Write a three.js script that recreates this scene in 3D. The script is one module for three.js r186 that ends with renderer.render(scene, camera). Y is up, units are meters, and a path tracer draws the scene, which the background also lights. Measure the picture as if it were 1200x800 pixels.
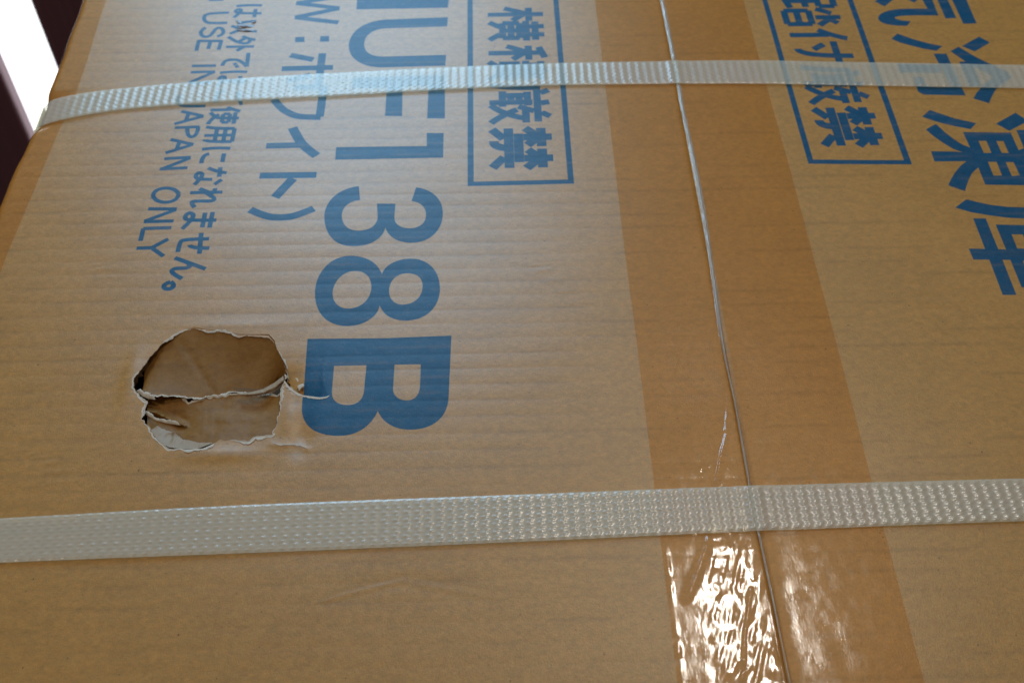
import * as THREE from 'three';
import { mergeGeometries } from 'three/addons/utils/BufferGeometryUtils.js';
import { RoundedBoxGeometry } from 'three/addons/geometries/RoundedBoxGeometry.js';

/* ------------------------------------------------------------------ camera, light, exposure */
const TOP = 1.0;                                   // height of the box top above the floor
const scene = new THREE.Scene();
scene.background = new THREE.Color().setRGB(0.10, 0.085, 0.07);   // dim room around the box
const camera = new THREE.PerspectiveCamera(34.17, 1024 / 682, 0.01, 50);
camera.position.set(0, TOP + 0.3125, 0);
camera.lookAt(0.01572248, TOP + 0.3125 - 0.77898295, -0.62684796);
camera.focus = 0.372; camera.userData.fStop = 18;
const renderer = new THREE.WebGLRenderer({ antialias: true });
renderer.setSize(1024, 682);
renderer.toneMapping = THREE.LinearToneMapping;
renderer.toneMappingExposure = 1.0;
renderer.shadowMap.enabled = true;
const WINDOW_LIGHT = 5.8, LAMP_LIGHT = 58;
const DAYLIGHT = new THREE.Color().setRGB(0.20, 0.65, 1.10), LAMPLIGHT = new THREE.Color().setRGB(1, 0.93, 0.83);
function areaLight(color, intensity, w, h, from, to) {
  const l = new THREE.RectAreaLight(color, intensity, w, h);
  l.position.set(...from); l.lookAt(...to); scene.add(l); return l;
}
areaLight(DAYLIGHT, WINDOW_LIGHT, 0.45, 0.75, [-0.175, 1.66, -1.135], [-0.175, 1.66, 0]).name = 'window_light';
areaLight(LAMPLIGHT, LAMP_LIGHT, 0.11, 0.27, [0.468, 2.74, -0.95], [0.468, 0, -0.95]).name = 'ceiling_lamp_light';
areaLight(LAMPLIGHT, LAMP_LIGHT * 1.0, 0.11, 0.27, [-1.1, 2.74, 0.15], [-1.1, 0, 0.15]).name = 'ceiling_lamp_light_001';  // added warm fill from behind left, brightens the left of the box

/* ------------------------------------------------------------------ helpers */
const rng = (seed) => () => { seed = (seed + 0x6d2b79f5) | 0; let t = Math.imul(seed ^ (seed >>> 15), 1 | seed); t = (t + Math.imul(t ^ (t >>> 7), 61 | t)) ^ t; return ((t ^ (t >>> 14)) >>> 0) / 4294967296; };
const hash = (x, y) => { let h = Math.imul(x, 374761393) + Math.imul(y, 668265263); h = Math.imul(h ^ (h >>> 13), 1274126177); return ((h ^ (h >>> 16)) >>> 0) / 4294967296; };
function noise(x, y) {                             // value noise, 0..1
  const ix = Math.floor(x), iy = Math.floor(y); let fx = x - ix, fy = y - iy;
  fx = fx * fx * (3 - 2 * fx); fy = fy * fy * (3 - 2 * fy);
  const a = hash(ix, iy), b = hash(ix + 1, iy), c = hash(ix, iy + 1), d = hash(ix + 1, iy + 1);
  return a + (b - a) * fx + (c - a) * fy + (a - b - c + d) * fx * fy;
}
const fbm = (x, y, n = 3) => { let s = 0, a = 0.5, t = 0; for (let i = 0; i < n; i++) { s += a * noise(x + i * 17.3, y - i * 9.1); t += a; a *= 0.5; x *= 2.03; y *= 2.03; } return s / t; };
const clamp = (x, a = 0, b = 1) => Math.min(b, Math.max(a, x));
const smooth = (a, b, x) => { const t = clamp((x - a) / (b - a)); return t * t * (3 - 2 * t); };
const lerp = (a, b, t) => a + (b - a) * t;
const gauss = (d, w) => Math.exp(-(d * d) / (w * w));
function table(points, x) {                        // smooth interpolation through [x, y] pairs
  if (x <= points[0][0]) { const [p, q] = points; return p[1] + (x - p[0]) * (q[1] - p[1]) / (q[0] - p[0]); }
  const n = points.length;
  if (x >= points[n - 1][0]) { const p = points[n - 2], q = points[n - 1]; return q[1] + (x - q[0]) * (q[1] - p[1]) / (q[0] - p[0]); }
  let i = 0; while (x > points[i + 1][0]) i++;
  const p = points[i], q = points[i + 1], o = points[i - 1] ?? p, r = points[i + 2] ?? q, h = q[0] - p[0], t = (x - p[0]) / h;
  const m0 = (q[1] - o[1]) / (q[0] - o[0]) * h, m1 = (r[1] - p[1]) / (r[0] - p[0]) * h;
  return (2 * t ** 3 - 3 * t * t + 1) * p[1] + (t ** 3 - 2 * t * t + t) * m0 + (-2 * t ** 3 + 3 * t * t) * q[1] + (t ** 3 - t * t) * m1;
}
function along(points, n) {                        // n + 1 evenly spaced points on a polyline
  const len = [0]; for (let i = 1; i < points.length; i++) len.push(len[i - 1] + Math.hypot(points[i][0] - points[i - 1][0], points[i][1] - points[i - 1][1]));
  const out = [];
  for (let k = 0, i = 0; k <= n; k++) {
    const d = (k / n) * len.at(-1); while (i < points.length - 2 && d > len[i + 1]) i++;
    const t = (d - len[i]) / (len[i + 1] - len[i] || 1); out.push([lerp(points[i][0], points[i + 1][0], t), lerp(points[i][1], points[i + 1][1], t)]);
  }
  return out;
}
function toLine(points, x, z) {                    // distance to a polyline, signed side, how far along it (0..1)
  let best = 1e9, side = 0, at = 0;
  for (let i = 0; i + 1 < points.length; i++) {
    const [ax, az] = points[i], dx = points[i + 1][0] - ax, dz = points[i + 1][1] - az, t = clamp(((x - ax) * dx + (z - az) * dz) / (dx * dx + dz * dz));
    const d = Math.hypot(x - ax - dx * t, z - az - dz * t); if (d < best) { best = d; side = Math.sign((x - ax) * dz - (z - az) * dx); at = (i + t) / (points.length - 1); }
  }
  return [best, side, at];
}
const W = (x, h, z) => [x / 1000, TOP + h / 1000, z / 1000];        // millimetres on the box top to metres
function meshOf(name, geometry, material, parent = scene) {
  const m = new THREE.Mesh(geometry, material); m.name = name; m.castShadow = m.receiveShadow = true;
  if (parent !== scene) geometry.translate(-parent.position.x, -parent.position.y, -parent.position.z);
  parent.add(m); return m;
}
function thing(name, [x, y, z], label, category, extra = {}) {
  const g = new THREE.Group(); g.name = name; g.position.set(x, y, z); g.userData = { label, category, ...extra }; scene.add(g); return g;
}
function gridGeometry(nu, nv, f, uvf) {            // f(i, j) -> [x, y, z] for i in 0..nu, j in 0..nv
  const p = new Float32Array((nu + 1) * (nv + 1) * 3), uv = new Float32Array((nu + 1) * (nv + 1) * 2), idx = [];
  for (let j = 0, k = 0; j <= nv; j++) for (let i = 0; i <= nu; i++, k++) { const q = f(i, j); p.set(q, k * 3); uv.set(uvf ? uvf(i, j, q) : [q[0], q[2]], k * 2); }
  for (let j = 0; j < nv; j++) for (let i = 0; i < nu; i++) { const a = j * (nu + 1) + i, b = a + 1, c = a + nu + 1, d = c + 1; idx.push(a, c, b, b, c, d); }
  const g = new THREE.BufferGeometry(); g.setAttribute('position', new THREE.BufferAttribute(p, 3)); g.setAttribute('uv', new THREE.BufferAttribute(uv, 2)); g.setIndex(idx); g.computeVertexNormals(); return g;
}

/* ------------------------------------------------------------------ measurements of the box top, in millimetres */
const SEAM_X = 83, FAR = -660, NEAR = -60, RIGHT = 361, ROUND = 3.2, PITCH = 6.85;
const leftEdge = (z) => -195.4 - 2.9 * smooth(-385, -330, z) + 0.5 * (noise(z * 0.12, 3) - 0.5);
const RIM = [[-109.8,-260.5],[-106.1,-259.3],[-101.8,-258.5],[-98.4,-259.1],[-95.4,-257.4],[-93.2,-256.5],[-87.6,-256.3],[-82,-256.2],[-79.7,-253.4],[-78.5,-250.3],[-76.5,-246.7],[-74,-241.9],[-73.2,-238.5],[-74.1,-236.1],[-74.5,-232.6],[-74.4,-227.6],[-74.3,-222.7],[-74.8,-217.9],[-75.6,-212.8],[-79.1,-212.4],[-81.9,-211.8],[-83.4,-210.3],[-85.3,-210.4],[-89.9,-211.3],[-93.2,-211.7],[-95.5,-209.7],[-98.5,-208],[-101,-207.8],[-105.5,-207.6],[-110.1,-208.5],[-113.8,-211.2],[-116.4,-214.1],[-117.6,-216.6],[-120.4,-219.1],[-121.9,-220.7],[-121,-223.5],[-120.8,-228],[-123.8,-230.5],[-125.9,-233.1],[-127,-236.4],[-126.3,-240.7],[-124.1,-244.9],[-122.6,-248.3],[-120.4,-253.1],[-117.4,-256.2],[-113.1,-259.2]];
const UPPER_HINGE = [[-123.7,-235.5],[-124.3,-241.5],[-123.4,-245.3],[-122.5,-247.9],[-120.3,-252.7],[-117.4,-255.7],[-113,-258.9],[-109.8,-260.3],[-106.1,-259.3],[-101.8,-258.5],[-98.4,-258.9],[-95.4,-257.4],[-93.2,-256.5],[-87.6,-256.3],[-82,-256.2],[-79.7,-253.4],[-78.4,-250.3],[-76.5,-246.7],[-74,-241.9],[-73.8,-238.5]];
const UPPER_TEAR = [[-123.3,-231.3],[-119.9,-231.1],[-117.2,-230.7],[-110.4,-230],[-107,-229.3],[-103,-229.3],[-99,-229.4],[-95.8,-230.2],[-92.6,-231.2],[-87.9,-230.9],[-83.1,-230.3],[-80.6,-231.3],[-78.7,-232.4],[-76.2,-234.3],[-74.1,-235.9]];
const LOWER_TEAR = [[-120.1,-228],[-119.3,-229.6],[-117.8,-230.3],[-113.7,-230.1],[-110.4,-229.9],[-108.3,-227.5],[-106.5,-226.1],[-103.4,-227.5],[-98.9,-229],[-93.6,-229],[-91.1,-229.7],[-87.8,-229.9],[-83,-229.3],[-79.7,-229.2],[-77,-228.7],[-75.9,-229.7],[-74.9,-231]];
const LOWER_HINGE = [[-117.6,-216.5],[-116.4,-214.1],[-113.8,-211.2],[-110.1,-208.5],[-105.5,-207.6],[-101,-207.8],[-98.5,-208],[-95.5,-209.7],[-93.2,-211.7],[-89.9,-211.3],[-85.3,-210.4],[-83.4,-210.3],[-81.9,-211.8],[-79.1,-212.4],[-75.6,-212.8]];
const CRACK = [[-74.1,-235.9],[-72.1,-233],[-69.9,-230.8],[-67,-229.3],[-63.7,-228.7],[-61,-228.3],[-59,-228.6],[-57.7,-229.3]];
const SMALL_TEAR = [[-75.2,-209.2],[-72.8,-208.3],[-69,-208.6],[-66,-208.2],[-63.4,-207.1]];
const holeBase = RIM;
const HOLE = along([...holeBase, holeBase[0]], 300).slice(0, 300).map(([x, z], i) => {
  const cx = -99, cz = -234, d = Math.hypot(x - cx, z - cz), j = 1 + ((noise(i * 0.35, 7) - 0.5) * 0.9 + (noise(i * 1.3, 2) - 0.5) * 0.5) / d; return [cx + (x - cx) * j, cz + (z - cz) * j];
});
function holeDistance(x, z) {                      // positive inside the torn hole
  let best = 1e9, inside = false;
  for (let i = 0, j = HOLE.length - 1; i < HOLE.length; j = i++) {
    const [ax, az] = HOLE[j], [bx, bz] = HOLE[i], dx = bx - ax, dz = bz - az, t = clamp(((x - ax) * dx + (z - az) * dz) / (dx * dx + dz * dz || 1));
    best = Math.min(best, Math.hypot(x - ax - dx * t, z - az - dz * t));
    if ((az > z) !== (bz > z) && x < ((bx - ax) * (z - az)) / (bz - az) + ax) inside = !inside;
  }
  return inside ? best : -best;
}
const PATCH = [-136, -48, -268, -196];
function damage(x, z) {                            // how the torn paper around the hole is pushed in and lifted
  if (x < PATCH[0] || x > PATCH[1] || z < PATCH[2] || z > PATCH[3]) return 0;
  const fade = smooth(0, 9, Math.min(x - PATCH[0], PATCH[1] - x, z - PATCH[2], PATCH[3] - z)); let h = 0;
  const [d, side, at] = toLine(CRACK, x, z), depth = 1 - at * 0.85, ends = smooth(-57, -63, x);
  h += side > 0 ? -2.4 * depth * Math.exp(-d / 5) * smooth(0, 0.5, d + 0.25) * ends : 0.35 * depth * Math.exp(-d / 3.5) * ends;
  h += 0.5 * gauss(z + 205.5, 3) * gauss(x + 92, 13);             // bulge under the lower lip
  h += 0.5 * gauss(x + 70.5, 3) * gauss(z + 219, 8);              // fold to the right of the lower opening
  h -= 0.7 * gauss(x + 66, 4) * gauss(z + 212, 7);
  h += 0.5 * gauss(x + 129, 4) * gauss(z + 238, 12);
  h += 0.25 * gauss(x + 95, 20) * gauss(z + 262, 3);
  const [e] = toLine(SMALL_TEAR, x, z); h += 0.25 * Math.exp(-e / 1.2);
  return h * fade;
}
function flutes(x, z) {                            // the corrugation telegraphing through the liner
  const wob = 0.8 * (noise(x * 0.006, z * 0.01) - 0.5), t = ((z + wob) / PITCH) - Math.floor((z + wob) / PITCH), d = Math.abs(t - 0.5) * 2;
  const row = Math.floor((z + wob) / PITCH), amp = (0.35 + 0.9 * noise(x * 0.018 + row * 5.7, row * 3.1)) * lerp(1, 0.25, smooth(20, 130, x)) * lerp(1, 0.5, smooth(-250, -170, z));
  return amp * (0.015 * Math.cos(Math.PI * d) - 0.034 * gauss(1 - d, 0.14));
}
const CREASES = [[[-15, -478], [-28, -463], [-46, -450], [-52, -441]], [[-170, -300], [-150, -292], [-141, -281]], [[-20, -300], [18, -288], [34, -262]], [[-60, -150], [-30, -158], [4, -150]], [[150, -290], [166, -262], [171, -240]], [[-175, -215], [-150, -205], [-136, -190]]];
const crease = (x, z) => { let h = 0; for (const c of CREASES) { if (Math.abs(x - c[1][0]) > 60 || Math.abs(z - c[1][1]) > 45) continue; const [d, , at] = toLine(c, x, z); if (d < 4) h += Math.sin(Math.PI * at) * (0.10 * gauss(d, 0.6) - 0.06 * gauss(d - 1.2, 1.2)); } return h; };
const bow = (x, z) => 0.9 * (fbm(x * 0.011 + 3, z * 0.016 + 8, 2) - 0.5);
const STRAPS = [
  { far: [[-196, -391.8], [-160, -398.7], [-85.3, -405.8], [-9, -410], [49, -411.6], [126.4, -410.9], [241.5, -404.9], [362, -399]], near: [[-196, -375], [-157.2, -384], [-83.8, -389.7], [-9, -394.3], [47.8, -395.8], [123.6, -394.5], [236.4, -388.7], [362, -383]] },
  { far: [[-200, -181], [-159.5, -182.6], [-78.1, -185.6], [15.8, -187.4], [82.9, -188.6], [173.1, -188.9], [362, -189]], near: [[-200, -165.4], [-155.3, -166.8], [-76.1, -168.3], [15.1, -170.3], [80.3, -172], [168.1, -173.2], [362, -173.4]] },
];
function pressed(x, z) {                           // the straps bite into the long edges of the box
  let h = 0;
  for (const s of STRAPS) { const far = table(s.far, x), near = table(s.near, x), c = (far + near) / 2, k = smooth(15, 7, Math.abs(z - c)); h -= k * (2.6 * Math.exp(-(x - leftEdge(z)) / 6) + 2.6 * Math.exp(-(RIGHT - x) / 6) + 0.04); }
  return h;
}
function surface(x, z) {
  const a = x - leftEdge(z), b = RIGHT - x, e = Math.min(a, b);
  let h = crease(x, z) + flutes(x, z) * smooth(0, 6, e) + bow(x, z) + damage(x, z) + pressed(x, z);
  h -= 0.35 * gauss(x - SEAM_X, 0.8);
  if (e < ROUND) h -= ROUND - Math.sqrt(Math.max(0, ROUND * ROUND - (ROUND - e) ** 2));
  return h;
}

/* ------------------------------------------------------------------ kraft paper and its print */
const KRAFT = [0.52, 0.255, 0.057], INK = [0.001, 0.086, 0.180];
function kraftTone(x, z) {                         // a factor on the paper colour, from millimetres
  const cloud = fbm(x * 0.05, z * 0.05, 3) - 0.5, mottle = fbm(x * 0.55, z * 0.8, 3) - 0.5, fibre = noise(x * 1.1 + 40 * noise(z * 0.2, 1), z * 3.1) - 0.5, fine = hash(Math.round(x * 6), Math.round(z * 6)) - 0.5;
  const row = Math.floor(z / PITCH + 0.5), grimeShade = 0.13 * gauss(z / PITCH + 0.5 - row - 0.5, 0.12) * smooth(0.45, 0.75, noise(x * 0.04 + row * 9.1, row * 2.3));   // grime and groove shade, both painted into the paper tone
  return 1 + 0.12 * cloud + 0.30 * mottle + 0.12 * fibre + 0.26 * fine - grimeShade;
}
const toByte = (c) => { c = clamp(c); return Math.round(255 * (c <= 0.0031308 ? 12.92 * c : 1.055 * c ** (1 / 2.4) - 0.055)); };
const BYTE = Array.from({ length: 4097 }, (_, i) => toByte(i / 4096)), byte = (c) => BYTE[Math.round(clamp(c) * 4096)];
function printedSheet(x0, x1, z0, z1, scale, draw) {
  const w = Math.round((x1 - x0) * scale), h = Math.round((z1 - z0) * scale), canvas = document.createElement('canvas'); canvas.width = w; canvas.height = h;
  const c = canvas.getContext('2d'); c.setTransform(scale, 0, 0, scale, -x0 * scale, -z0 * scale); c.fillStyle = c.strokeStyle = '#000'; c.lineJoin = 'miter'; draw(c); c.setTransform(1, 0, 0, 1, 0, 0);
  const img = c.getImageData(0, 0, w, h), d = img.data, r = rng(5);
  for (let j = 0, k = 0; j < h; j++) for (let i = 0; i < w; i++, k += 4) {
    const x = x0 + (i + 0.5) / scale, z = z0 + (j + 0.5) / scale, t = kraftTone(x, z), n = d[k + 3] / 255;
    const ti = 1 + (t - 1) * 0.8, warm = 0.07 * (noise(x * 0.7 + 9, z * 0.9) - 0.5) + 0.08 * (hash(Math.round(x * 4 + 77), Math.round(z * 4)) - 0.5), row = Math.floor(z / PITCH), thinInk = 0.09 * gauss(z / PITCH - row - 0.5, 0.1) * smooth(0.4, 0.8, noise(x * 0.07 + row * 3.3, row)), cover = n * clamp(0.99 - thinInk - 0.5 * Math.max(0, noise(x * 1.7, z * 2.4) - 0.78) + 0.05 * (noise(x * 0.4, z * 0.6) - 0.5));
    for (let q = 0; q < 3; q++) d[k + q] = byte(lerp(KRAFT[q] * t * (1 + warm * (1 - q)), INK[q] * ti, cover));
    d[k + 3] = Math.round(255 * lerp(0.93, 0.45, cover));                       // ink is duller than paper
  }
  c.putImageData(img, 0, 0);
  for (let n = 0; n < 260; n++) { c.fillStyle = `rgba(40,26,16,${0.25 + 0.4 * r()})`; c.beginPath(); c.ellipse(r() * w, r() * h, 0.8 + 1.6 * r(), 0.6 + 0.8 * r(), r() * 3, 0, 7); c.fill(); }   // dark specks in the pulp
  const t = new THREE.CanvasTexture(canvas); t.colorSpace = THREE.SRGBColorSpace; t.anisotropy = 8; const gloss = t.clone(); gloss.colorSpace = THREE.NoColorSpace; return { map: t, specularIntensityMap: gloss };
}
// pens: closed shapes, strokes and curves, all in millimetres on the box top
function pens(c) {
  const trace = (pts) => pts.forEach(([x, z], i) => (i ? c.lineTo(x, z) : c.moveTo(x, z)));
  const fill = (...rings) => { c.beginPath(); for (const r of rings) { trace(r); c.closePath(); } c.fill('evenodd'); };
  const line = (w, pts) => { c.lineWidth = w; c.beginPath(); trace(pts); c.stroke(); };
  const curve = (w, p) => { c.lineWidth = w; c.beginPath(); c.moveTo(...p[0]); for (let i = 1; i < p.length - 1; i++) { const m = i === p.length - 2 ? p[i + 1] : [(p[i][0] + p[i + 1][0]) / 2, (p[i][1] + p[i + 1][1]) / 2]; c.quadraticCurveTo(...p[i], ...m); } c.stroke(); };
  const path = (cmds) => { c.beginPath(); for (const [k, ...a] of cmds) k === 'M' ? c.moveTo(...a) : k === 'L' ? c.lineTo(...a) : k === 'C' ? c.bezierCurveTo(...a) : c.closePath(); c.fill('evenodd'); };
  // a character in a cell: strokes on a 0..100 square, read with its head to the right (+x) and its line running towards the viewer (+z)
  const glyph = (x, z, wide, high, weight, strokes) => {
    for (const s of strokes) { const p = s.map(([a, b]) => [x + (b / 100) * high, z + (a / 100) * wide]); p.length > 2 ? curve(weight, p) : line(weight, p); }
  };
  return { fill, line, curve, path, glyph };
}
const box4 = (a, b, c, d) => [[[a, b], [c, b]], [[a, d], [c, d]], [[a, b], [a, d]], [[c, b], [c, d]]];
const GLYPH = {
  yoko: [[[22, 0], [22, 100]], [[2, 74], [42, 74]], [[20, 72], [3, 30]], [[24, 62], [40, 44]], [[44, 84], [98, 84]], [[58, 70], [58, 100]], [[82, 70], [82, 100]], [[42, 68], [100, 68]], ...box4(48, 26, 92, 56), [[48, 41], [92, 41]], [[70, 26], [70, 68]], [[60, 22], [45, 2]], [[80, 22], [97, 2]]],
  tsumi: [[[36, 98], [6, 88]], [[22, 0], [22, 92]], [[2, 70], [42, 70]], [[20, 68], [3, 32]], [[24, 60], [40, 42]], [[46, 90], [96, 90]], [[50, 77], [92, 77]], [[44, 64], [99, 64]], [[70, 64], [70, 100]], ...box4(52, 18, 90, 54), [[52, 42], [90, 42]], [[52, 30], [90, 30]], [[60, 16], [46, 0]], [[80, 16], [96, 0]]],
  gen: [[[16, 100], [24, 86]], [[47, 100], [50, 86]], [[84, 100], [74, 86]], [[4, 80], [97, 80]], [[10, 80], [11, 40], [2, 2]], [[20, 64], [56, 64]], [[29, 64], [29, 22]], [[47, 72], [47, 0]], [[29, 50], [47, 50]], [[29, 36], [47, 36]], [[18, 22], [58, 22]], [[70, 74], [58, 48]], [[62, 60], [99, 60]], [[88, 58], [80, 25], [54, 2]], [[66, 46], [78, 22], [99, 2]]],
  kin: [[[3, 83], [47, 83]], [[25, 54], [25, 100]], [[25, 80], [3, 57]], [[26, 78], [44, 60]], [[53, 83], [97, 83]], [[75, 54], [75, 100]], [[75, 80], [55, 60]], [[76, 78], [98, 57]], [[16, 46], [84, 46]], [[3, 30], [97, 30]], [[50, 30], [50, 6], [34, 6]], [[28, 22], [5, 3]], [[72, 22], [96, 3]]],
  fumi: [...box4(6, 68, 40, 96), [[23, 68], [23, 10]], [[23, 44], [42, 44]], [[8, 46], [8, 8]], [[2, 6], [44, 16]], [[74, 55], [74, 100]], [[62, 86], [48, 60]], [[92, 92], [80, 80]], [[78, 80], [98, 58]], ...box4(53, 2, 94, 46), [[53, 24], [94, 24]]],
  tsuke: [[[30, 99], [22, 75], [4, 52]], [[19, 0], [19, 68]], [[38, 72], [99, 72]], [[79, 99], [79, 8], [58, 6]], [[46, 54], [60, 34]]],
  shi: [[[28, 99], [20, 76], [3, 54]], [[18, 0], [18, 68]], [[34, 85], [99, 85]], ...box4(42, 46, 90, 68), [[66, 99], [66, 42], [60, 20], [32, 2]], [[44, 32], [64, 10], [99, 2]]],
  yo: [[[15, 93], [15, 30], [4, 0]], [[15, 93], [88, 93]], [[88, 93], [88, 5], [74, 4]], [[15, 65], [88, 65]], [[15, 37], [88, 37]], [[52, 0], [52, 93]]],
  ni: [[[15, 94], [8, 45], [18, 4]], [[42, 77], [88, 77]], [[42, 30], [48, 8], [92, 12]]],
  na: [[[6, 76], [56, 78]], [[36, 99], [28, 65], [8, 38]], [[70, 88], [94, 68]], [[68, 58], [68, 12], [45, 2], [28, 14], [48, 30], [94, 6]]],
  re: [[[24, 99], [24, 0]], [[4, 74], [34, 76], [20, 50], [4, 26]], [[26, 48], [50, 80], [70, 76], [66, 30], [70, 5], [98, 24]]],
  ma: [[[12, 83], [88, 83]], [[15, 61], [86, 61]], [[52, 99], [52, 14], [36, 0], [10, 12], [26, 30], [58, 20], [92, 2]]],
  se: [[[2, 63], [98, 70]], [[73, 96], [73, 40], [56, 36]], [[30, 90], [30, 16], [44, 4], [88, 6]]],
  nn: [[[56, 98], [30, 50], [4, 2]], [[22, 38], [40, 56], [52, 40], [50, 6], [70, -2], [97, 36]]],
  maru: [[[8, 20], [20, 34], [38, 26], [36, 6], [18, 2], [8, 20]]],
  de: [[[4, 84], [92, 88]], [[92, 88], [50, 64], [44, 22], [60, 4], [84, 4]], [[70, 52], [78, 40]], [[86, 60], [93, 48]]],
  ha: [[[15, 94], [8, 45], [18, 2]], [[40, 74], [97, 75]], [[70, 98], [70, 18], [54, 0], [36, 14], [52, 28], [98, 2]]],
  go: [[[20, 82], [72, 82]], [[14, 30], [20, 4], [86, 10]], [[80, 98], [86, 86]], [[92, 100], [98, 90]]],
  soto: [[[30, 98], [22, 70], [4, 50]], [[24, 80], [56, 80], [46, 34], [6, 0]], [[20, 60], [38, 42]], [[73, 0], [73, 98]], [[75, 62], [99, 40]]],
  i: [[[14, 86], [18, 14], [46, 30]], [[42, 80], [54, 62]], [[84, 96], [80, 50], [44, 2]], [[68, 38], [98, 2]]],
};
function printLeft(c) {
  const { fill, line, curve, path, glyph } = pens(c);
  // model number
  fill([[-62.6,-455.6],[-19.1,-455.9],[-18.4,-467],[-62.9,-466.7]]);
  path([["M",-19,-448.3], ["L",-49.1,-447.1], ["C",-61.1,-445.4,-64.8,-435.5,-64.3,-427.1], ["C",-63.6,-417.6,-57.1,-411.2,-47.5,-411.3], ["L",-19.8,-411.8], ["L",-19.5,-419.6], ["L",-47.8,-419.1], ["C",-54.8,-419.2,-57,-423.7,-57.3,-428.2], ["C",-57.7,-434.7,-54.4,-440.5,-46.8,-440.3], ["L",-19.3,-441], ["Z"]]);
  fill([[-61.2,-404],[-19.7,-405.4],[-19.7,-390.4],[-19.5,-375.5],[-27.2,-375.7],[-27,-397.7],[-38.5,-397.4],[-38.4,-390.9],[-38,-377.6],[-45.4,-377.8],[-45.5,-397],[-61.1,-396.8]]);
  fill([[-27.1,-366.2],[-19.9,-366],[-19.9,-350.6],[-64.9,-350.2],[-65,-358.1],[-26.9,-357.9]]);
  path([["M",-54,-334], ["C",-62.8,-332.8,-67.2,-324.7,-66.6,-316.6], ["C",-65.7,-306.5,-61.2,-300.7,-54.7,-300.4], ["C",-47.8,-300,-42.9,-303.7,-42.1,-310.3], ["C",-40.5,-304.2,-36.1,-301.9,-31.3,-301.9], ["C",-23.4,-301.9,-19.4,-309.8,-19.6,-318.3], ["C",-19.7,-325.8,-24,-331.8,-30.7,-332.9], ["L",-32.3,-325], ["C",-28.8,-324.3,-26.4,-321.9,-26.3,-317.3], ["C",-26.2,-312,-29.2,-309.6,-32.8,-309.8], ["C",-36.4,-310,-38.9,-312.3,-38.8,-316.5], ["L",-38.7,-323.6], ["L",-46.1,-323.8], ["L",-45.5,-316.6], ["C",-45.1,-311.5,-48.3,-308.6,-52.9,-308.7], ["C",-57,-308.8,-59.3,-312.5,-59.7,-317], ["C",-60,-322.2,-57.3,-325.3,-53,-325.8], ["Z"]]);
  path([["M",-55.3,-295.4], ["C",-63.1,-295,-67.8,-286.2,-66.9,-276.4], ["C",-66.1,-266.9,-61.2,-260.8,-54.1,-260.5], ["C",-47.8,-260.3,-42.8,-264.4,-42.4,-270.1], ["C",-40.6,-264.8,-36.8,-262.6,-32.3,-262.5], ["C",-24.1,-262.5,-20,-269.7,-20.1,-277.8], ["C",-20.3,-287.1,-24.8,-293.3,-31.5,-293.5], ["C",-37.3,-293.6,-41.8,-289.7,-42.3,-285.7], ["C",-44.2,-291.9,-49.1,-295.4,-55.3,-295.4], ["Z"], ["M",-52.9,-287.5], ["C",-57.5,-287.3,-60.7,-281.9,-60.3,-276.3], ["C",-59.9,-271.7,-57.3,-269,-53.9,-268.9], ["C",-49.1,-268.8,-45.7,-273.4,-46,-279.5], ["C",-46.3,-284.6,-49,-287.6,-52.9,-287.5], ["Z"], ["M",-32.8,-285.9], ["C",-37,-285.8,-39.4,-281.8,-39.2,-277.2], ["C",-39,-272.7,-36.7,-270.3,-33.7,-270.3], ["C",-29.6,-270.2,-26.5,-273.9,-26.7,-279.5], ["C",-26.8,-283.6,-29.3,-285.9,-32.8,-285.9], ["Z"]]);
  path([["M",-67.8,-254.9], ["L",-40,-254.4], ["L",-15.6,-255], ["L",-16.3,-227.6], ["C",-16.5,-218.3,-21.9,-213.8,-29.5,-214.1], ["C",-34.7,-214.3,-38.9,-217.4,-40.6,-222.1], ["C",-42.9,-215.4,-47.3,-212,-53.6,-212.2], ["C",-61.1,-212.4,-66.3,-216.7,-66.9,-223.8], ["Z"], ["M",-57.2,-242.2], ["L",-45.7,-242.2], ["L",-45.9,-231.3], ["C",-45.8,-226.9,-48.1,-224.8,-51.3,-224.9], ["C",-54.6,-225,-56.9,-226.8,-57.1,-230.9], ["Z"], ["M",-35.7,-242.2], ["L",-26.4,-242.1], ["L",-26.4,-232.3], ["C",-26.5,-228.6,-28.1,-226.3,-30.7,-226.4], ["C",-33.4,-226.5,-35.7,-228.1,-35.8,-231.8], ["Z"]]);
  // colour note
  line(3, [[-70.4,-445.4],[-91.2,-450.1]]);
  line(3, [[-91.2,-450.1],[-70.8,-456.7]]);
  line(3, [[-70.8,-456.7],[-91.7,-461.7]]);
  line(3, [[-91.7,-461.7],[-71.5,-466.4]]);
  fill([[-89.6,-434.7],[-85.3,-434.8],[-85,-430.8],[-89.3,-430.7]]);
  fill([[-78,-435.1],[-73.9,-435.2],[-73.7,-430.9],[-77.9,-430.8]]);
  line(3.5, [[-93.4,-411.2],[-70.4,-411.8]]);
  line(3.5, [[-76,-422.1],[-75.9,-397.2]]);
  line(3.5, [[-90.5,-421.2],[-79.8,-417.5]]);
  line(3.5, [[-79.8,-406.5],[-90,-402.6]]);
  line(3.6, [[-73.4,-399.2],[-73.6,-378]]);
  line(3.6, [[-73.7,-398.3],[-86.5,-398]]);
  curve(3.6, [[-73.1,-377.6],[-81.2,-377.6],[-86.6,-380],[-91.4,-384.4],[-94.6,-390]]);
  curve(4.2, [[-84.6,-371],[-81.7,-364.3],[-78.7,-358.8],[-72.8,-352.8]]);
  line(3.5, [[-94.5,-359.5],[-79.1,-359.7]]);
  line(3.6, [[-95.1,-341.1],[-71.8,-341.1]]);
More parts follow.
